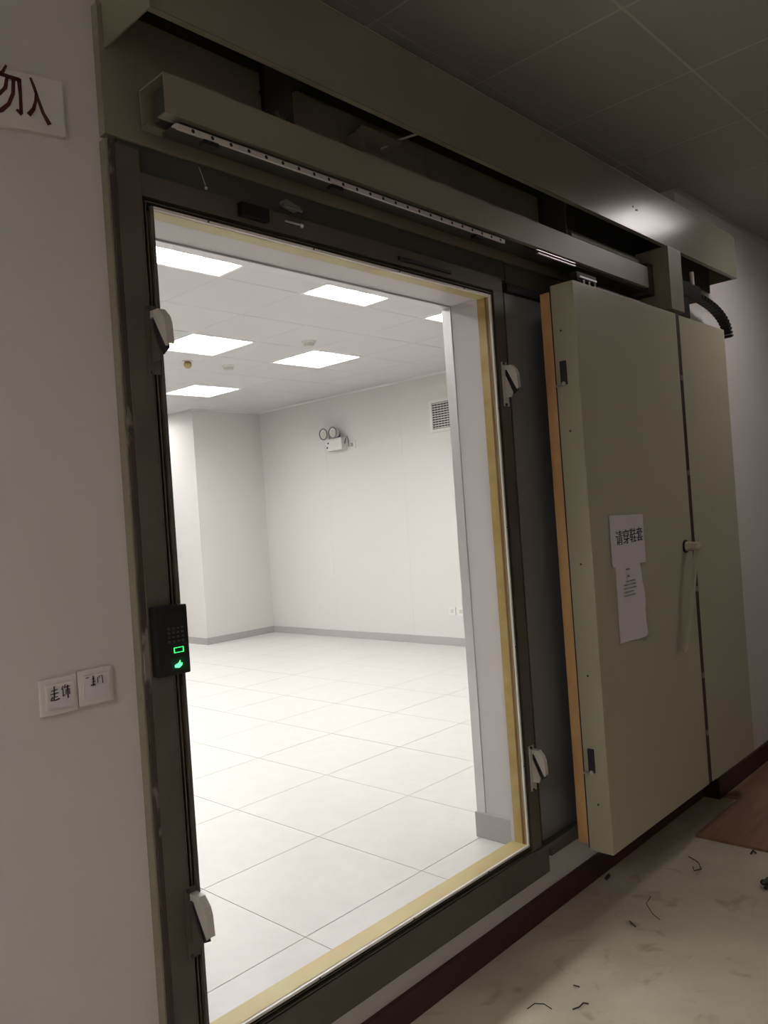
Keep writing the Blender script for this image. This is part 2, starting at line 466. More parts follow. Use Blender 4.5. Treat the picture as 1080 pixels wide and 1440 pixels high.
for (x, y), lb in zip(LIGHTS, LL):
    louvre_light(x, y, RZC, LAMPMAT, lb, group='square louvred lights in the room ceiling')
for k, (x, y) in enumerate(HIDDEN):
    louvre_light(x, y, RZC, LAMPMAT, 'square louvred ceiling light of the room, out of sight behind the left door frame', group='room lights out of sight behind the left frame')
x, y = 2.551 + P * 3.5, -0.584 - P * 0.5
louvre_light(x, y, ZC, CLAMPF, 'square corridor ceiling light past the right end of the picture', group='corridor lights out of view', s=P - .004)
for x, lb in ((2.551 - P * 7.5, 'added unseen square corridor ceiling light behind and left of the camera'), (2.551 - P * 10.5, 'added unseen square corridor ceiling light far to the left of the camera')):
    louvre_light(x, -0.584 - P * 1.5, ZC, ADDEDLAMP, lb, group='corridor lights out of view', s=P - .004)  # assumed lamps, added to brighten the left wall and the door end

# ================================================================== DOOR FRAME
df = thing('shielded_door_frame', 'wide olive-grey steel frame around the bright doorway, set into the white wall', 'door frame', (1.8, YW, 0.05))
FX0, FX1, FZ0, FZ1 = 0.978, 2.648, 0.055, 2.435
m = MB(); m.box(0.998, 1.060, 0.0, YW + .03, FZ0, FZ1 - 0.02, 0.0015); build('side_plate', m, FRAMEP, df)
m = MB(); m.box(0.978, 0.984, 0.010, YW + .03, FZ0, FZ1 - 0.01, 0.002); build('edge_band', m, PAINT, df, label='paler narrow band along the left edge')
m = MB(); m.box(0.984, 1.000, 0.004, YW + .03, FZ0, FZ1 - 0.012, 0.002); build('sealant_edge', m, FLAKE, df, label='dark flaked sealant down the left edge')
m = MB(); m.box(2.537, 2.600, 0.0, YW + .03, 0.168, 2.305, 0.0015); build('side_plate', m, FRAMEP, df)
m = MB(); m.box(2.600, 2.648, 0.030, YW + .03, 0.06, 2.31, 0.001); build('outer_step', m, BLACK, df, label='recessed step along the right side, blackened as its shadow')  # black colour stands in for the shadow in the step
m = MB(); m.box(1.060, 2.600, 0.0, YW + .03, 2.305, 2.36, 0.001); build('top_plate', m, FRAMEP, df)
m = MB(); m.box(1.012, 2.645, 0.016, YW + .03, 2.36, FZ1, 0.001); build('upper_step', m, DARKP, df, label='dark grey-green upper plate of the frame')
m = MB(); m.box(1.060, 2.645, 0.0, YW + .03, FZ0, 0.168, 0.002); build('bottom_plate', m, FRAMEP, df)
# knife-edge channel: dark groove, thin ribs, white strip
def ring(name, mat, inner, outer, y0, y1, label=None):
    ax0, ax1, az0, az1 = OX0 - inner, OX1 + inner, OZ0 - inner, OZ1 + inner
    bx0, bx1, bz0, bz1 = OX0 - outer, OX1 + outer, OZ0 - outer, OZ1 + outer
    for k, q in enumerate(((bx0, ax0, bz0, bz1), (ax1, bx1, bz0, bz1), (ax0, ax1, bz0, az0), (ax0, ax1, az1, bz1))):
        dk = k == 0 and name == 'edge_strip'
        m = MB(); m.box(q[0], q[1], y0, y1, q[2], q[3]); build(name, m, FRAMEP if dk else mat, df, label='thin dark strip on the left inner edge' if dk else label)
ring('groove_bed', RUBBER, 0.009, 0.031, 0.022, 0.06)
ring('channel_rib', FRAMEP, 0.0165, 0.0195, 0.002, 0.03)
ring('channel_rib', FRAMEP, 0.0285, 0.0315, -0.002, 0.03)
ring('edge_strip', WHITESTRIP, 0.0, 0.0075, -0.0035, 0.007, 'thin white strip on the inner edge')
# small screws on the strip
for (x, z) in [(1.25, OZ1 + .0045), (1.62, OZ1 + .0045), (2.0, OZ1 + .0045), (2.35, OZ1 + .0045), (1.45, OZ0 - .0045), (1.85, OZ0 - .0045), (2.25, OZ0 - .0045), (OX1 + .0045, .5), (OX1 + .0045, .95), (OX1 + .0045, 1.4), (OX1 + .0045, 1.85)]:
    m = MB(); m.cyl((x, -0.003, z), (x, -0.0050, z), 0.0028, seg=8); build('screw', m, DARK, df)
# yellow contact tape on the reveal
m = MB(); m.box(OX1, OX1 + 0.004, 0.004, 0.058, OZ0, OZ1); build('yellow_tape', m, TAPE, df, label='shiny yellow tape on the right reveal')
m = MB(); m.box(OX1 - .001, OX1, 0.012, 0.022, OZ0, OZ1); build('tape_edge_shadow', m, BROWN, df, label='brown shadow painted along the edge of the tape')  # strip coloured as the brown edge shadow beside the tape
m = MB(); m.box(OX0 - .004, OX0, 0.004, 0.066, OZ0, OZ1); build('yellow_tape', m, TAPE, df, label='yellow tape on the left reveal')
m = MB(); m.box(OX0, OX1, 0.004, 0.054, OZ1, OZ1 + .004); build('yellow_tape', m, TAPESILL, df, label='yellow tape under the top of the frame')
m = MB(); m.box(OX0, OX1, 0.004, 0.072, OZ0 - .004, OZ0); build('yellow_tape', m, TAPESILL, df, label='worn yellow tape along the sill')
m = MB(); m.box(OX0 - .004, OX1 + .004, 0.06, 0.074, FZ0, OZ0 - .004); build('sill_support', m, FRAMEP, df)
m = MB(); m.box(OX0 - .03, OX0 - .004, 0.06, 0.08, FZ0, 2.30).box(OX1 + .004, OX1 + .20, 0.06, 0.075, FZ0, 2.345).box(OX0 - .03, OX1 + .03, 0.06, 0.075, OZ1 + .004, 2.345)
build('rear_flange', m, REVEAL, df)
# latch mechanism and a small hook on the upper frame
m = MB(); m.box(1.350, 1.445, -0.022, 0.0, 2.315, 2.352, 0.004); lb = build('latch_box', m, BLACK, df, label='small black latch box')
m = MB(); m.box(1.50, 1.555, -0.03, 0.0, 2.375, 2.386, 0.003, Matrix.Rotation(math.radians(12), 3, 'Y')).cyl((1.50, -0.02, 2.375), (1.56, -0.03, 2.368), 0.004)
build('latch_lever', m, GREYMETAL, df)
m = MB(); m.cyl((1.51, -0.010, 2.336), (1.56, -0.022, 2.331), 0.003).sphere((1.562, -0.022, 2.330), 0.007)
build('latch_pin', m, STEEL, df, True)
m = MB(); m.tube([(1.243, 0.012, 2.425), (1.246, 0.004, 2.40), (1.251, 0.0, 2.375)], 0.0012, 6).sphere((1.252, -0.001, 2.368), 0.0045, seg=10)
build('pull_cord', m, OFFW, df, True)
m = MB(); m.box(2.0, 2.28, -0.006, 0.0, 2.318, 2.330, 0.002); build('rubber_strip', m, RUBBER, df)

# lock brackets where the door rollers engage
def lock_bracket(x, ztop, label, right):
    t = thing('lock_bracket', label, 'lock bracket', (x, 0.0, ztop - .145), 'roller lock brackets on the door frame')
    m = MB(); m.box(x - .018, x + .016, -0.004, 0.0, ztop - .155, ztop + .014, 0.0015); build('mounting_plate', m, OFFW if right else FRAMEP, t)
    z = ztop
    # cheek: plate standing off the wall, cut through by a slanting slot
    k = 1.0 if right else 1.18
    up = [(-.002, z), (-.034, z - .001), (-.052, z - .022), (-.058, z - .040), (-.061, z - .090), (-.054, z - .096), (-.015, z - .018), (-.006, z - .015), (-.002, z - .020)]
    lo = [(-.002, z - .036), (-.005, z - .038), (-.035, z - .106), (-.030, z - .122), (-.002, z - .124)]
    for poly in (up, lo):
        m = MB(); m.prism([(a * k, b) for a, b in poly], 'x', x - .004, x + .002); build('cheek_plate', m, OFFW if right or poly is up else FRAMEP, t)
    hd = [(-.002, z), (-.034, z - .001), (-.052, z - .022), (-.058, z - .040), (-.061, z - .090), (-.056, z - .090), (-.053, z - .042), (-.046, z - .026), (-.030, z - .007), (-.002, z - .006)]
    m = MB(); m.prism([(a * k, b) for a, b in hd], 'x', x + .002, x + .016)
    build('hood', m, OFFW, t)
    m = MB(); m.prism([(a * k, b) for a, b in ((-.003, z - .008), (-.030, z - .009), (-.052, z - .045), (-.058, z - .100), (-.036, z - .112), (-.003, z - .112))], 'x', x + .003, x + .005); build('slot_shade_backing', m, RUBBER, t)  # black sheet behind the slot paints its dark shade
    for dz in (.008, -.150):
        m = MB(); m.cyl((x - .008, -.004, z + dz * 1.0), (x - .008, -.009, z + dz), 0.0055, seg=6); build('bolt', m, DARK, t)
lock_bracket(1.062, 2.015, 'upper cream lock bracket on the left frame post, overlapping the lit doorway', False)
lock_bracket(1.062, 0.590, 'lower cream lock bracket at the foot of the left frame post', False)
lock_bracket(2.572, 2.017, 'upper cream lock bracket with a black slanting slot on the right frame post', True)
lock_bracket(2.572, 0.548, 'lower cream lock bracket with a black slanting slot on the right frame post', True)

# fingerprint reader
fr = thing('fingerprint_reader', 'black fingerprint door reader glowing green on the left frame post', 'access reader', (1.042, 0.0, 1.13))
m = MB(); m.box(1.000, 1.086, -0.034, 0.0, 1.128, 1.296, 0.006); build('body', m, BLACK, fr, True)
m = MB(); m.box(1.022, 1.072, -0.0348, -0.033, 1.252, 1.284, 0.0005); build('screen', m, BLACK, fr)
for r_ in range(4):
    for c_ in range(4):
        m = MB(); m.box(1.0275 + c_ * .0125, 1.0345 + c_ * .0125, -0.0355, -0.033, 1.207 + r_ * .0105, 1.212 + r_ * .0105, 0.0006)
        build('key', m, KEY, fr)
m = MB()
for a in ((1.042, 1.068, 1.193, 1.1943), (1.042, 1.068, 1.1815, 1.1828), (1.042, 1.0432, 1.1828, 1.193), (1.0668, 1.068, 1.1828, 1.193)):
    m.box(a[0], a[1], -0.0362, -0.0335, a[2], a[3])
build('display_outline', m, GREEN, fr, label='bright green rectangle')
m = MB(); m.box(1.032, 1.074, -0.0355, -0.0335, 1.139, 1.170, 0.0006); sw = build('sensor_window', m, GREENDIM, fr)
m = MB(); m.prism([(1.041, 1.147), (1.052, 1.145), (1.060, 1.150), (1.062, 1.156), (1.057, 1.155), (1.056, 1.163), (1.052, 1.157), (1.047, 1.155), (1.041, 1.153)], 'y', -0.037, -0.0350)
build('sensor_glow', m, GREENGLOW, sw)

# ================================================================== SHIELD PANEL BESIDE FRAME
sp = thing('shield_wall_panel', 'dark grey steel panel with top and bottom rails between the frame and the open door', 'wall panel', (3.4, YW, .10))
m = MB(); m.box(2.655, 4.19, 0.031, YW, 0.160, 2.318); build('panel', m, GREYP, sp)
m = MB(); m.box(2.655, 4.19, 0.014, YW, 2.322, 2.356, 0.002); build('rail', m, RUBBER, sp)  # top rail, black to draw the dark shadow line there
m = MB(); m.box(2.540, 4.19, -0.012, 0.0, 0.150, 0.170, 0.002).box(2.655, 4.19, -0.006, YW, 0.112, 0.158, 0.002); build('rail', m, FRAMEP, sp)
m = MB(); m.box(2.655, 4.19, 0.020, YW, 2.356, 2.43, 0.001); build('upper_plate', m, FRAMEP, sp)

# ================================================================== TRACK HOUSING
th = thing('track_housing', 'long beige-grey steel box over the doorway that covers the sliding door track', 'housing', (2.8, YW, 2.43))
HX0, HX1, HY, HZ0, HZ1 = 0.993, 4.60, -0.20, 2.645, 2.877
m = MB(); m.box(HX0, HX1, HY, HY + .004, HZ0, HZ1, 0.0012); build('cover_panel', m, PAINTGLOSS, th)
m = MB(); m.box(HX0 + .004, HX1 - .004, HY + .004, HY + .022, HZ0, HZ0 + .003); build('bottom_lip', m, PAINT, th)
m = MB(); m.box(HX0, HX0 + .004, HY + .004, YW, HZ0, HZ1); build('end_plate', m, PAINT, th)
m = MB(); m.box(HX1 - .004, HX1, HY + .004, -0.042, HZ0, HZ1); build('end_plate', m, PAINT, th)
m = MB(); m.box(HX0, HX1, HY, -0.042, HZ1, HZ1 + .004).box(HX0, 4.2, -0.042, YW, HZ1, HZ1 + .004); build('top_plate', m, PAINT, th)
m = MB(); m.box(0.980, 4.195, 0.012, YW, 2.437, 2.755, 0.001); build('back_plate', m, PAINT, th)
m = MB(); m.box(0.999, 4.195, 0.022, YW, 2.755, HZ1); build('back_recess_shade', m, DARK, th)  # dark strip stands in for the shaded cavity above the back plate
# rear liner sheets with dark gaps between them
for a, b in ((1.56, 2.03), (2.20, 2.93)):
    m = MB(); m.box(a, b, 0.004, 0.012, 2.60, 2.748, 0.001); build('liner_sheet', m, PAINT, th)
m = MB(); m.box(3.08, 4.19, 0.002, 0.012, 2.58, 2.785, 0.001); build('liner_sheet', m, DARK, th)
m = MB(); m.box(3.86, 4.594, -0.052, -0.042, 2.60, 2.872); build('rear_shade_sheet', m, DARKP, th)  # added dark sheet paints the shaded inside of the housing
# drop bracket in front of the door
m = MB(); m.box(3.695, 3.84, HY - .002, -0.042, 2.352, 2.648, 0.0015); build('drop_bracket', m, PAINT, th)
# small screws on the cover
for x, z in ((3.36, 2.752), (3.385, 2.742), (3.40, 2.746)):
    m = MB(); m.cyl((x, HY, z), (x, HY - .002, z), 0.004, seg=8); build('screw', m, DARK, th)
# hangers carrying the rail
def hanger(x, wd, dark=True):
    m = MB(); m.box(x - wd / 2, x + wd / 2, -0.10, 0.012, 2.695, 2.703).box(x - wd / 2, x + wd / 2, -0.012, 0.006, 2.62, 2.78)
    m.box(x - wd / 2, x - wd / 2 + .006, -0.12, 0.0, 2.556, 2.80)
    build('hanger', m, DARK, th)
hanger(1.50, 0.07); hanger(2.94, 0.06)
for k in range(5):
    m = MB(); m.cyl((1.44 + .02 * (k % 3), -0.075 - .012 * (k // 3), 2.556), (1.44 + .02 * (k % 3), -0.075 - .012 * (k // 3), 2.585 + .01 * (k % 2)), 0.007, seg=6)
    build('bolt', m, FRAMEP, th)
m = MB(); m.box(1.80, 1.98, -0.07, 0.0, 2.668, 2.673, 0, Matrix.Rotation(math.radians(-14), 3, 'X')).box(1.80, 1.804, -0.07, .004, 2.60, 2.67)
build('folded_plate', m, PAINT, th)
m = MB(); m.tube([(1.93, -0.02, 2.66), (1.98, -0.06, 2.69), (2.02, -.11, 2.703), (2.06, -0.15, 2.70), (2.10, -.18, 2.685)], 0.004)
build('cable', m, OFFW, th, True)
m = MB(); m.tube([(2.10, -.176, 2.68), (2.3, -.165, 2.672), (2.6, -.168, 2.668), (2.95, -.172, 2.662)], 0.006)
build('cable', m, BLACK, th, True)
m = MB(); m.tube([(3.20, -.05, 2.62), (3.26, -.06, 2.585), (3.34, -.06, 2.565), (3.44, -.05, 2.56)], 0.009)
build('cable', m, BLACK, th, True)
m = MB(); m.box(3.30, 3.52, -0.075, -0.035, 2.585, 2.605, 0.003); build('motor_bracket', m, OFFW, th)

# ================================================================== RAIL
rl = thing('door_rail', 'long beige steel rail box under the housing with a perforated pale strip below', 'rail', (2.3, -0.08, 2.43))
RX0, RX1, RY0, RY1, RB, RT = 1.060, 3.62, -0.130, -0.020, 2.455, 2.552
m = MB()
m.box(RX0, RX1, RY0, RY0 + .004, RB, RT)                    # front
m.box(RX0, RX1, RY1 - .004, RY1, RB, RT)                    # back
m.box(RX0, RX1, RY0 + .004, RY1 - .004, RT - .004, RT)      # top
m.box(RX0, RX1, RY0 + .004, RY0 + .035, RB, RB + .004).box(RX0, RX1, RY1 - .035, RY1 - .004, RB, RB + .004)
build('rail_body', m, PAINT, rl)
m = MB(); m.box(RX0 + .02, RX1, RY0 + .03, RY1 - .03, RB + .01, RT - .01); build('rail_core', m, DARK, rl)
m = MB(); m.box(1.105, RX1, -0.112, -0.04, RB - .012, RB, 0.001); build('rail_lower_web', m, DARK, rl)
ps = MB(); ps.box(1.092, 2.45, -0.126, -0.119, RB - .027, RB - .014); ps.box(1.092, 2.45, -0.119, -0.10, RB - .014, RB - .011); pso = build('perforated_strip', ps, PERF, rl)
x = 1.135
while x < 2.44:
    m = MB(); m.cyl((x, -0.1265, RB - .0205), (x, -0.1245, RB - .0205), 0.0050, seg=10); build('hole', m, BLACK, pso)
    x += 0.056
for x in (1.19, 1.62, 2.30):
    m = MB(); m.box(x - .022, x + .022, -0.122, -0.10, RB - .038, RB - .027, 0.001); build('clip', m, BLACK, rl)
m = MB(); m.box(2.66, 2.95, -0.128, -0.122, RB - .010, RB - .007).box(2.68, 2.96, -0.122, -0.112, RB - .018, RB - .014); build('guide_wire', m, STEEL, rl)
m = MB(); m.cyl((2.98, -.075, RT + .028), (3.60, -.075, RT + .028), 0.028); build('motor_tube', m, PAINT, rl, True)
m = MB(); m.box(RX1, RX1 + .06, -0.13, -0.042, RB - .03, RT + .02, 0.002); build('end_stop', m, DARK, rl)

# ================================================================== SLIDING DOOR
sd = thing('sliding_shielded_door', 'thick greenish-beige sliding steel door standing open to the right of the doorway', 'door', (3.56, -0.12, 0.112))
DX0, DXA, DXB, DX1, DY0, DY1, DZ0, DZ1 = 2.783, 3.732, 3.770, 4.345, -0.200, -0.100, 0.113, 2.333
m = MB(); m.box(DX0, DXA, DY0, DY1, DZ0, DZ1, 0.0025); build('main_leaf', m, DOORPAINT, sd)
m = MB(); m.box(DXB, DX1, DY0, DY1, DZ0, DZ1 - .003, 0.0025); build('side_leaf', m, DOORPAINT, sd)
m = MB(); m.box(DXA - .004, DXB + .004, DY0 + .0015, DY1, DZ0 + .002, DZ1 - .002); build('leaf_gap', m, SEAM, sd, label='dark maroon gap between the two leaves')
for z in (2.03, 1.58, 1.03, 0.62, 0.35):
    m = MB(); m.box(DXA + .004, DXB - .004, DY0 - .001, DY0 + .01, z - .012, z + .012, 0.001); build('hinge_pin', m, GREYMETAL, sd)
m = MB(); m.box(DX0 + .004, DX1 - .004, DY1, DY1 + .007, DZ0 + .006, DZ1 - .006); build('rubber_gasket', m, RUBBER, sd)
sy0, sy1 = DY1 + .007, -0.048
for a in ((DX0 + .004, DX0 + .034, DZ0 + .02, DZ1 - .02), (DX1 - .034, DX1 - .004, DZ0 + .02, DZ1 - .02), (DX0 + .034, DX1 - .034, DZ0 + .02, DZ0 + .05), (DX0 + .034, DX1 - .034, DZ1 - .05, DZ1 - .02)):
    m = MB(); m.box(a[0], a[1], sy0, sy1, a[2], a[3], 0.006); build('edge_seal', m, SEAL, sd, label='orange-brown seal band')
m = MB(); m.box(DX0 + .034, DX1 - .034, sy0, -0.062, DZ0 + .05, DZ1 - .05); build('rear_skin', m, GREYP, sd)
# lock rollers on the end face
for z in (1.933, 0.418):
    m = MB(); m.box(DX0 - .010, DX0, -0.149, -0.123, z + .004, z + .098, 0.005); hb = build('lock_lever', m, RUBBER, sd, True)
    m = MB(); m.cyl((DX0 - .016, -0.138, z + .008), (DX0 - .009, -0.138, z + .008), 0.008, seg=14).cyl((DX0 - .010, -0.128, z + .002), (DX0 - .010, -0.100, z + .002), 0.0045, seg=10)
    build('roller', m, STEEL, hb, True)
for y, z in ((-.135, 2.15), (-.145, 1.755), (-.15, 1.235), (-.145, .80), (-.15, .30)):
    m = MB(); m.cyl((DX0, y, z), (DX0 - .002, y, z), 0.0042, seg=8); build('screw', m, DARK, sd)
# carrier truck on the top edge
m = MB(); m.box(2.97, 3.13, -0.135, -0.085, DZ1, DZ1 + .012, 0.001)
for x in (2.985, 3.02, 3.06, 3.10):
    m.cyl((x, -.118, DZ1 + .01), (x, -.118, DZ1 + .055), 0.007, seg=8)
m.box(2.96, 3.12, -0.125, -0.09, DZ1 + .055, DZ1 + .085, 0.002)
build('carrier_truck', m, DARK, sd)
m = MB()
for x in (2.99, 3.035, 3.08): m.cyl((x, -.138, DZ1 + .004), (x, -.138, DZ1 + .05), 0.004, seg=8)
m.box(2.97, 3.11, -.134, -.130, DZ1 + .06, DZ1 + .066)
build('carrier_bolts', m, STEEL, sd)
m = MB(); m.box(3.14, 3.66, -0.12, -0.07, DZ1, DZ1 + .05, 0.002); build('carrier_bar', m, DARK, sd)
# swing handle
hx, hz = 3.652, 1.238
m = MB(); m.cyl((hx, DY0, hz), (hx, DY0 - .006, hz), 0.030, seg=24); rs = build('handle_rose', m, BLACK, sd, True)
m = MB(); m.cyl((hx + .002, DY0 - .006, hz), (hx + .002, DY0 - .055, hz), 0.022, 0.019, seg=20).sphere((hx + .002, DY0 - .055, hz), 0.021)
build('handle_hub', m, DOORPAINT, sd, True)
m = MB()
pts = [Vector((hx, DY0 - .052, hz - .004)), Vector((hx - .03, DY0 - .050, hz - .10)), Vector((hx - .085, DY0 - .046, hz - .27)), Vector((hx - .14, DY0 - .040, hz - .43)), Vector((hx - .152, DY0 - .034, hz - .46))]
q = []
for i, p in enumerate(pts):
    wdt = [.013, .012, .011, .010, .007][i]
    q.append([m.bm.verts.new(p + Vector((sx * wdt, sy * .006, 0))) for sx, sy in ((-1, -1), (1, -1), (1, 1), (-1, 1))])
for i in range(4):
    for k in range(4): m.bm.faces.new((q[i][k], q[i][(k + 1) % 4], q[i + 1][(k + 1) % 4], q[i + 1][k]))
m.bm.faces.new(q[0]); m.bm.faces.new(q[-1][::-1])
build('handle_lever', m, DOORPAINT, sd)

# drag chain on top of the right leaf
ch = thing('cable_drag_chain', 'black plastic drag chain drooping over the top right corner of the open door', 'cable chain', (4.3, -0.12, 2.333))
m = MB(); m.box(3.93, 4.20, -0.150, -0.085, 2.47, 2.545, 0.004); build('junction_block', m, BLACK, ch)
m = MB(); m.box(3.86, 4.05, -0.145, -0.09, 2.335, 2.47, 0.003); build('support_leg', m, BLACK, ch)
m = MB(); m.cyl((4.13, -.135, 2.545), (4.13, -.135, 2.615), 0.011, seg=10); build('cable_gland', m, WHITE, ch)
path = [(4.18, 2.500), (4.26, 2.500), (4.34, 2.492), (4.42, 2.480), (4.49, 2.462), (4.55, 2.438), (4.595, 2.408), (4.62, 2.372), (4.63, 2.335)]
for i in range(len(path) - 1):
    for s_ in range(2):
        t0_ = s_ / 2; t1_ = t0_ + .42
        a = Vector(path[i]).lerp(Vector(path[i + 1]), t0_); b = Vector(path[i]).lerp(Vector(path[i + 1]), t1_)
        d = (b - a); ang = math.atan2(d.y, d.x); c = (a + b) / 2; ln = d.length
        m = MB(); m.box(c.x - ln / 2, c.x + ln / 2, -0.142, -0.098, c.y - .016, c.y + .016, 0.002, Matrix.Rotation(-ang, 3, 'Y'))
        m.box(c.x - ln / 4, c.x + ln / 4, -0.147, -0.093, c.y - .011, c.y + .011, 0, Matrix.Rotation(-ang, 3, 'Y'))
        build('chain_link', m, BLACK, ch)
x = 3.98
while x < 4.33:
    m = MB(); m.box(x, x + .014, -0.135, -0.10, 2.332, 2.350, 0.001); build('chain_link', m, BLACK, ch); x += .022

# ================================================================== PAPERS ON THE DOOR
pp = thing('paper_notice', 'white paper notice with four large black characters, the upper sheet taped to the door', 'paper', (3.08, DY0 - .003, 1.205))
m = MB(); m.prism([(2.932, 1.217), (2.941, 1.207), (3.229, 1.204), (3.228, 1.408), (2.932, 1.414)], 'y', DY0 - .0045, DY0 - .0030)
build('sheet', m, PAPER, pp)
text_mesh('lettering', '请穿鞋套', 0.064, INK, (3.095, DY0 - .005, 1.318), pp, xscale=0.95, tilt=math.radians(-1.5))
p2 = thing('paper_notice', 'long narrow white paper notice with small print, hanging below the sheet with big characters', 'paper', (3.08, DY0 - .002, 0.90))
m = MB(); bm = m.bm; NZ, NX = 14, 6; g = []
def edge(v):
    t = (1.212 - v) / .31
    return 2.962 - .006 * t, 3.176 + (0.012 * math.sin(min(1, t * 2.2) * PI / 2) + .012 * t) + (0.010 if .35 < t < .6 else 0)
for a in range(NZ + 1):
    v = 1.212 - .312 * a / NZ; x0, x1 = edge(v); row = []
    for b in range(NX + 1):
        u = b / NX
        lift = .0006 + .004 * max(0, a / NZ - .7) * (u ** 2) * 3 + .0012 * abs(math.sin(a * .9 + u * 2))
        row.append((x0 + (x1 - x0) * u, DY0 - lift, v - .006 * u * (a / NZ)))
    g.append(row)
fv = [[bm.verts.new(q) for q in row] for row in g]; bv = [[bm.verts.new((q[0], q[1] + .0004, q[2])) for q in row] for row in g]
for a in range(NZ):
    for b in range(NX):
        bm.faces.new((fv[a][b], fv[a][b + 1], fv[a + 1][b + 1], fv[a + 1][b])); bm.faces.new((bv[a][b], bv[a + 1][b], bv[a + 1][b + 1], bv[a][b + 1]))
build('sheet', m, PAPER, p2)
m = MB()
ly = DY0 - .0032
m.box(3.045, 3.078, ly - .0004, ly, 1.186, 1.192)
m.prism([(3.048, 1.157), (3.080, 1.157), (3.070, 1.164), (3.064, 1.168), (3.058, 1.163)], 'y', ly - .0004, ly)
build('heading', m, INKGREY, p2)
m = MB()
for k, (a, b) in enumerate(((3.04, 3.12), (3.02, 3.125), (3.015, 3.128), (3.015, 3.10), (3.012, 3.115))):
    x = a
    while x < b:
        wq = random.uniform(.006, .016); m.box(x, min(x + wq, b), ly - .0004, ly, 1.138 - k * .0145, 1.1425 - k * .0145); x += wq + .002
o = build('small_print', m, INKGREY, p2)
m = MB(); m.box(3.15, 3.205, DY0 - .0125, DY0 - .0119, 0.890, 0.902, 0, Matrix.Rotation(math.radians(-28), 3, 'Y')); build('clear_tape', m, STEEL, p2, label='shiny clear tape at the lower corner')

# ================================================================== LEFT WALL ITEMS
sg = thing('wall_sign', 'white sign board with dark red characters, cut by the top left of the picture', 'sign', (0.70, YW, 2.38))
m = MB(); m.prism([(0.50, 2.358), (0.887, 2.402), (0.886, 2.532), (0.50, 2.482)], 'y', YW - .016, YW); build('board', m, WHITE, sg)
SY0, SY1 = YW - .0175, YW - .0155
m = MB()
# 勿
m.stroke([(0.760, 2.524), (0.752, 2.508), (0.738, 2.492), (0.722, 2.480)], [.005, .007, .006, .003], SY0, SY1)
m.stroke([(0.745, 2.500), (0.765, 2.500), (0.788, 2.501)], .0085, SY0, SY1)
m.stroke([(0.786, 2.504), (0.787, 2.465), (0.786, 2.425)], [.010, .007, .008], SY0, SY1)
m.stroke([(0.788, 2.424), (0.776, 2.431)], [.010, .005], SY0, SY1)
m.stroke([(0.774, 2.498), (0.771, 2.465), (0.760, 2.438), (0.744, 2.420), (0.725, 2.408)], [.008, .008, .008, .010, .008], SY0, SY1)
m.stroke([(0.760, 2.498), (0.755, 2.473), (0.742, 2.455), (0.722, 2.440)], [.007, .008, .007, .004], SY0, SY1)
build('character', m, REDINK, sg)
m = MB()
# 入
m.stroke([(0.812, 2.515), (0.819, 2.497), (0.827, 2.470), (0.836, 2.443), (0.850, 2.420)], [.005, .007, .007, .008, .011], SY0, SY1)
m.stroke([(0.823, 2.488), (0.821, 2.465), (0.815, 2.445), (0.803, 2.428)], [.005, .006, .008, .010], SY0, SY1)
build('character', m, REDINK, sg)

def switch_plate(x0, x1, z0, z1, label, glyph):
    t = thing('light_switch', label, 'switch', ((x0 + x1) / 2, YW, z0), 'labelled light switches beside the doorway')
    m = MB(); m.box(x0, x1, YW - .010, YW, z0, z1, 0.003); build('plate', m, WHITE, t)
    m = MB(); m.box(x0 + .010, x1 - .010, YW - .0145, YW - .009, z0 + .012, z1 - .012, 0.0015, Matrix.Rotation(math.radians(2.5), 3, 'X')); rk = build('rocker', m, WHITE, t)
    m = MB(); m.box(x0 + .013, x1 - .017, YW - .0160, YW - .0148, z0 + .016, z1 - .020); build('paper_label', m, PAPER, t, label='small white paper label with handwriting')
    m = MB(); a, b = YW - .0170, YW - .0158
    for st in glyph: m.stroke([(x0 + p[0], z0 + p[1]) for p in st[0]], st[1], a, b)
    build('handwriting', m, INK, t)
g1 = [([(.022, .055), (.036, .057)], .0020), ([(.029, .065), (.028, .048)], .0025), ([(.020, .048), (.038, .049)], .0022), ([(.029, .048), (.027, .036)], .0030),
      ([(.024, .042), (.020, .035), (.030, .034), (.040, .036)], .0030), ([(.030, .041), (.036, .041)], .0020),
      ([(.049, .062), (.045, .054)], .0018), ([(.048, .056), (.048, .038), (.052, .042)], .0022), ([(.054, .064), (.051, .056)], .0018), ([(.053, .058), (.064, .059)], .0018),
      ([(.055, .052), (.055, .042)], .0018), ([(.055, .052), (.063, .053), (.063, .041)], .0020), ([(.059, .062), (.059, .033)], .0030)]
g2 = [([(.016, .064), (.024, .065)], .0020), ([(.031, .060), (.036, .061)], .0018), ([(.034, .066), (.033, .044)], .0030), ([(.027, .046), (.038, .046)], .0030), ([(.034, .053), (.038, .053)], .0018),
      ([(.044, .062), (.044, .048)], .0016), ([(.048, .064), (.048, .059)], .0014), ([(.050, .063), (.055, .064), (.056, .046)], .0018)]
switch_plate(0.744, 0.8285, 1.086, 1.168, 'left light switch of the pair with a handwritten paper label in thick black strokes', g1)
switch_plate(0.8305, 0.915, 1.090, 1.172, 'right light switch of the pair, nearer the frame, with fainter handwriting', g2)

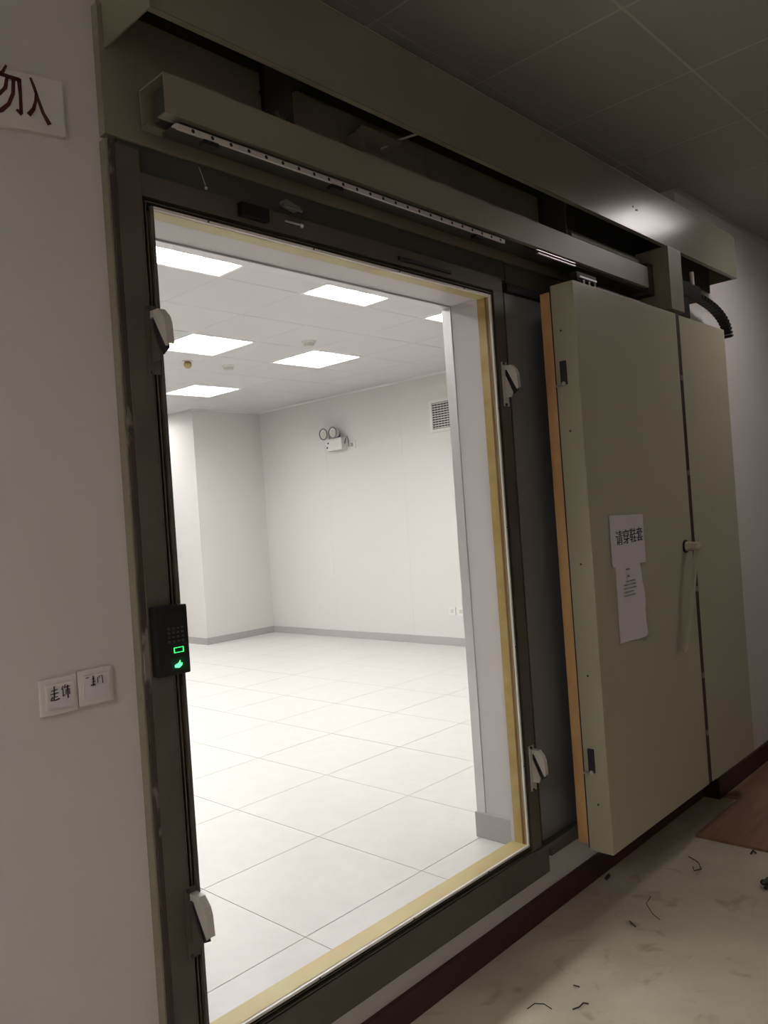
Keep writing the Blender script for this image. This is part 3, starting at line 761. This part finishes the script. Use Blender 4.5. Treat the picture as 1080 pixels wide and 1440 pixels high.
# ================================================================== ROOM ITEMS
XR = 6.507
em = thing('emergency_light', 'white twin-head emergency light high on the far right wall of the room', 'emergency light', (XR, 5.03, 2.28))
m = MB(); m.box(XR - .075, XR, 4.90, 5.16, 2.285, 2.425, 0.008); build('battery_box', m, WHITE, em)
for y in (5.155, 4.995):
    m = MB(); m.cyl((XR - .045, y, 2.49), (XR - .115, y, 2.485), 0.045, 0.068, 20); lh = build('lamp_head', m, WHITE, em, True)
    m = MB(); m.torus((XR - .117, y, 2.485), (-1, 0, -.05), 0.062, 0.009, 20, 6); build('rim', m, GREYMETAL, lh, True)
    m = MB(); m.cyl((XR - .115, y, 2.485), (XR - .120, y, 2.485), 0.045, 0.03, 16); build('lens', m, OFFW, lh, True)
m = MB(); m.box(XR - .06, XR - .03, 5.035, 5.115, 2.425, 2.46).box(XR - .03, XR, 4.99, 5.16, 2.42, 2.47); build('lamp_stalk', m, GREYMETAL, em)
for y, z in ((5.125, 2.375), (5.145, 2.325)):
    m = MB(); m.cyl((XR - .075, y, z), (XR - .080, y, z), 0.011, seg=10); build('indicator', m, DARK, em)
m = MB(); m.tube([(XR - .03, 4.90, 2.35), (XR - .03, 4.875, 2.40), (XR - .02, 4.86, 2.43), (XR - .02, 4.845, 2.38), (XR - .02, 4.845, 2.31), (XR - .01, 4.82, 2.31)], 0.007)
build('power_cord', m, GREYMETAL, em, True)
so = thing('power_socket', 'small white socket beside the emergency light, its cord plugged in', 'socket', (XR, 4.78, 2.29))
m = MB(); m.box(XR - .012, XR, 4.745, 4.825, 2.285, 2.37, 0.003); build('plate', m, WHITE, so)
m = MB(); m.box(XR - .04, XR - .012, 4.78, 4.815, 2.305, 2.345, 0.004); build('plug', m, OFFW, so)

vg = thing('wall_vent', 'white louvred vent grille on the far wall, half hidden by the right jamb', 'vent', (XR, 3.35, 2.31))
y0, y1, z0, z1 = 3.06, 3.615, 2.315, 2.650
m = MB()
for a in ((y0, y0 + .035, z0, z1), (y1 - .035, y1, z0, z1), (y0 + .035, y1 - .035, z0, z0 + .03), (y0 + .035, y1 - .035, z1 - .03, z1)):
    m.box(XR - .016, XR, a[0], a[1], a[2], a[3])
build('frame', m, WHITE, vg)
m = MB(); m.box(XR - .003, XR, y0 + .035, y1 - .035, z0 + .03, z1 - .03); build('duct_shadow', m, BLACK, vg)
nz = 11
for k in range(nz):
    z = z0 + .042 + (z1 - z0 - .084) * k / (nz - 1)
    m = MB(); m.box(XR - .0145, XR - .004, y0 + .035, y1 - .035, z - .0042, z + .0042, 0, Matrix.Rotation(math.radians(25), 3, 'Y')); build('slat', m, WHITE, vg)
m = MB()
for k in range(1, 12):
    y = y0 + .035 + (y1 - y0 - .07) * k / 12; m.box(XR - .016, XR - .0145, y - .002, y + .002, z0 + .03, z1 - .03)
build('vertical_bars', m, WHITE, vg)
for k, y in enumerate((3.50, 3.385)):
    s = thing('wall_socket', ['white wall socket low on the far wall, the one farther from the right jamb', 'white wall socket low on the far wall, against the right jamb'][k], 'socket', (XR, y, .40), 'wall sockets above the skirting')
    m = MB(); m.box(XR - .010, XR, y - .045, y + .045, .405, .485, 0.003); build('plate', m, WHITE, s)
    m = MB(); m.box(XR - .0115, XR - .009, y - .02, y + .02, .425, .465, 0.002); build('insert', m, OFFW, s)

def detector(x, y, label):
    t = thing('smoke_detector', label, 'smoke detector', (x, y, RZC), 'round white detectors on the room ceiling')
    m = MB(); m.cyl((x, y, RZC - .018), (x, y, RZC), 0.055, 0.062, 24); build('base', m, WHITE, t, True)
    m = MB(); m.cyl((x, y, RZC - .042), (x, y, RZC - .018), 0.036, 0.048, 24); build('sensor_cap', m, OFFW, t, True)
detector(4.36, 3.06, 'round white smoke detector on the ceiling between the two central lights')
detector(4.353, 4.145, 'round white smoke detector on the ceiling, left of the middle, past the brass sprinkler')
spk = thing('ceiling_sprinkler', 'small brass dome hanging from the ceiling beside the left frame', 'sprinkler', (3.93, 4.15, RZC))
m = MB(); m.cyl((3.93, 4.15, RZC - .006), (3.93, 4.15, RZC), 0.045, 0.045, 20); build('flange', m, WHITE, spk, True)
m = MB(); m.sphere((3.93, 4.15, RZC - .032), 0.036, (1, 1, .9)); build('dome', m, BRASS, spk, True)

# ================================================================== CORRIDOR FLOOR ITEMS
bd = thing('floor_board', 'glossy red-brown board lying on the corridor floor at the right edge', 'board', (4.9, -0.75, ZF))
m = MB(); m.prism([(3.672, -.140), (3.700, -1.45), (6.30, -1.45), (6.30, -.075), (4.24, -.075), (4.24, -.140)], 'z', ZF, ZF + .012)
build('panel', m, WOOD, bd)
def debris(pts, r, label, mat=TWIG, name='twig'):
    m = MB(); m.tube([(p[0], p[1], ZF + p[2]) for p in pts], r, 6)
    build(name, m, mat, label=label, cat='debris')
debris([(2.108, -.230, .003), (2.138, -.238, .008), (2.155, -.262, .007), (2.153, -.292, .003)], .0015, 'thin curved black twig on the corridor floor at the bottom edge, the left one')
debris([(2.190, -.345, .003), (2.208, -.358, .006), (2.235, -.358, .006), (2.244, -.372, .004)], .0024, 'short thick black twig near the bottom edge, right of the thin curved one')
debris([(2.306, -.282, .003), (2.306, -.304, .005)], .0020, 'tiny black crumb above the two twigs near the bottom edge', name='crumb')
debris([(3.449, -.199, .003), (3.425, -.240, .005), (3.405, -.262, .006), (3.358, -.292, .004), (3.329, -.273, .003), (3.36, -.255, .004)], .0020, 'bent dark wisp on the floor in front of the board')
debris([(3.618, -.408, .003), (3.632, -.415, .016), (3.640, -.424, .003)], .0042, 'small black chip beside the front edge of the board', name='chip')
debris([(3.045, -.010, .006), (3.065, -.016, .016), (3.085, -.004, .006)], .007, 'dark scrap on the shadowed floor under the end of the door', name='scrap')
debris([(3.017, -.223, .002), (2.95, -.235, .003), (2.889, -.291, .003), (2.866, -.330, .002)], .0012, 'fine dark hair curved on the floor below the end of the door')
debris([(2.790, -.244, .003), (2.775, -.262, .006), (2.765, -.280, .003)], .0022, 'small dark wisp on the floor left of the fine curved hair', name='crumb')
cl = thing('debris_clump', 'dark green and black clump on the floor at the right edge', 'debris', (3.37, -0.56, ZF))
m = MB()
for k in range(7):
    m.sphere((3.345 + random.uniform(-.03, .05), -.565 + random.uniform(-.03, .02), ZF + .008 + random.uniform(0, .012)), random.uniform(.008, .014), (1.3, 1, .8), 8)
build('lumps', m, TWIG, cl, True)
m = MB()
for k in range(3): m.sphere((3.34 + .02 * k, -.555, ZF + .022), .010, (1.5, .8, .5), 8)
build('leafy_bits', m, LEAF, cl, True)
m = MB(); m.torus((5.10, -.19, ZF + .019), (0, 0, 1), .075, .007, 24, 8).torus((5.105, -.188, ZF + .032), (.05, 0, 1), .068, .007, 24, 8)
build('cable_coil', m, BLACK, smooth=True, label='black coil of cable on the floor against the skirting at the right edge', cat='cable')
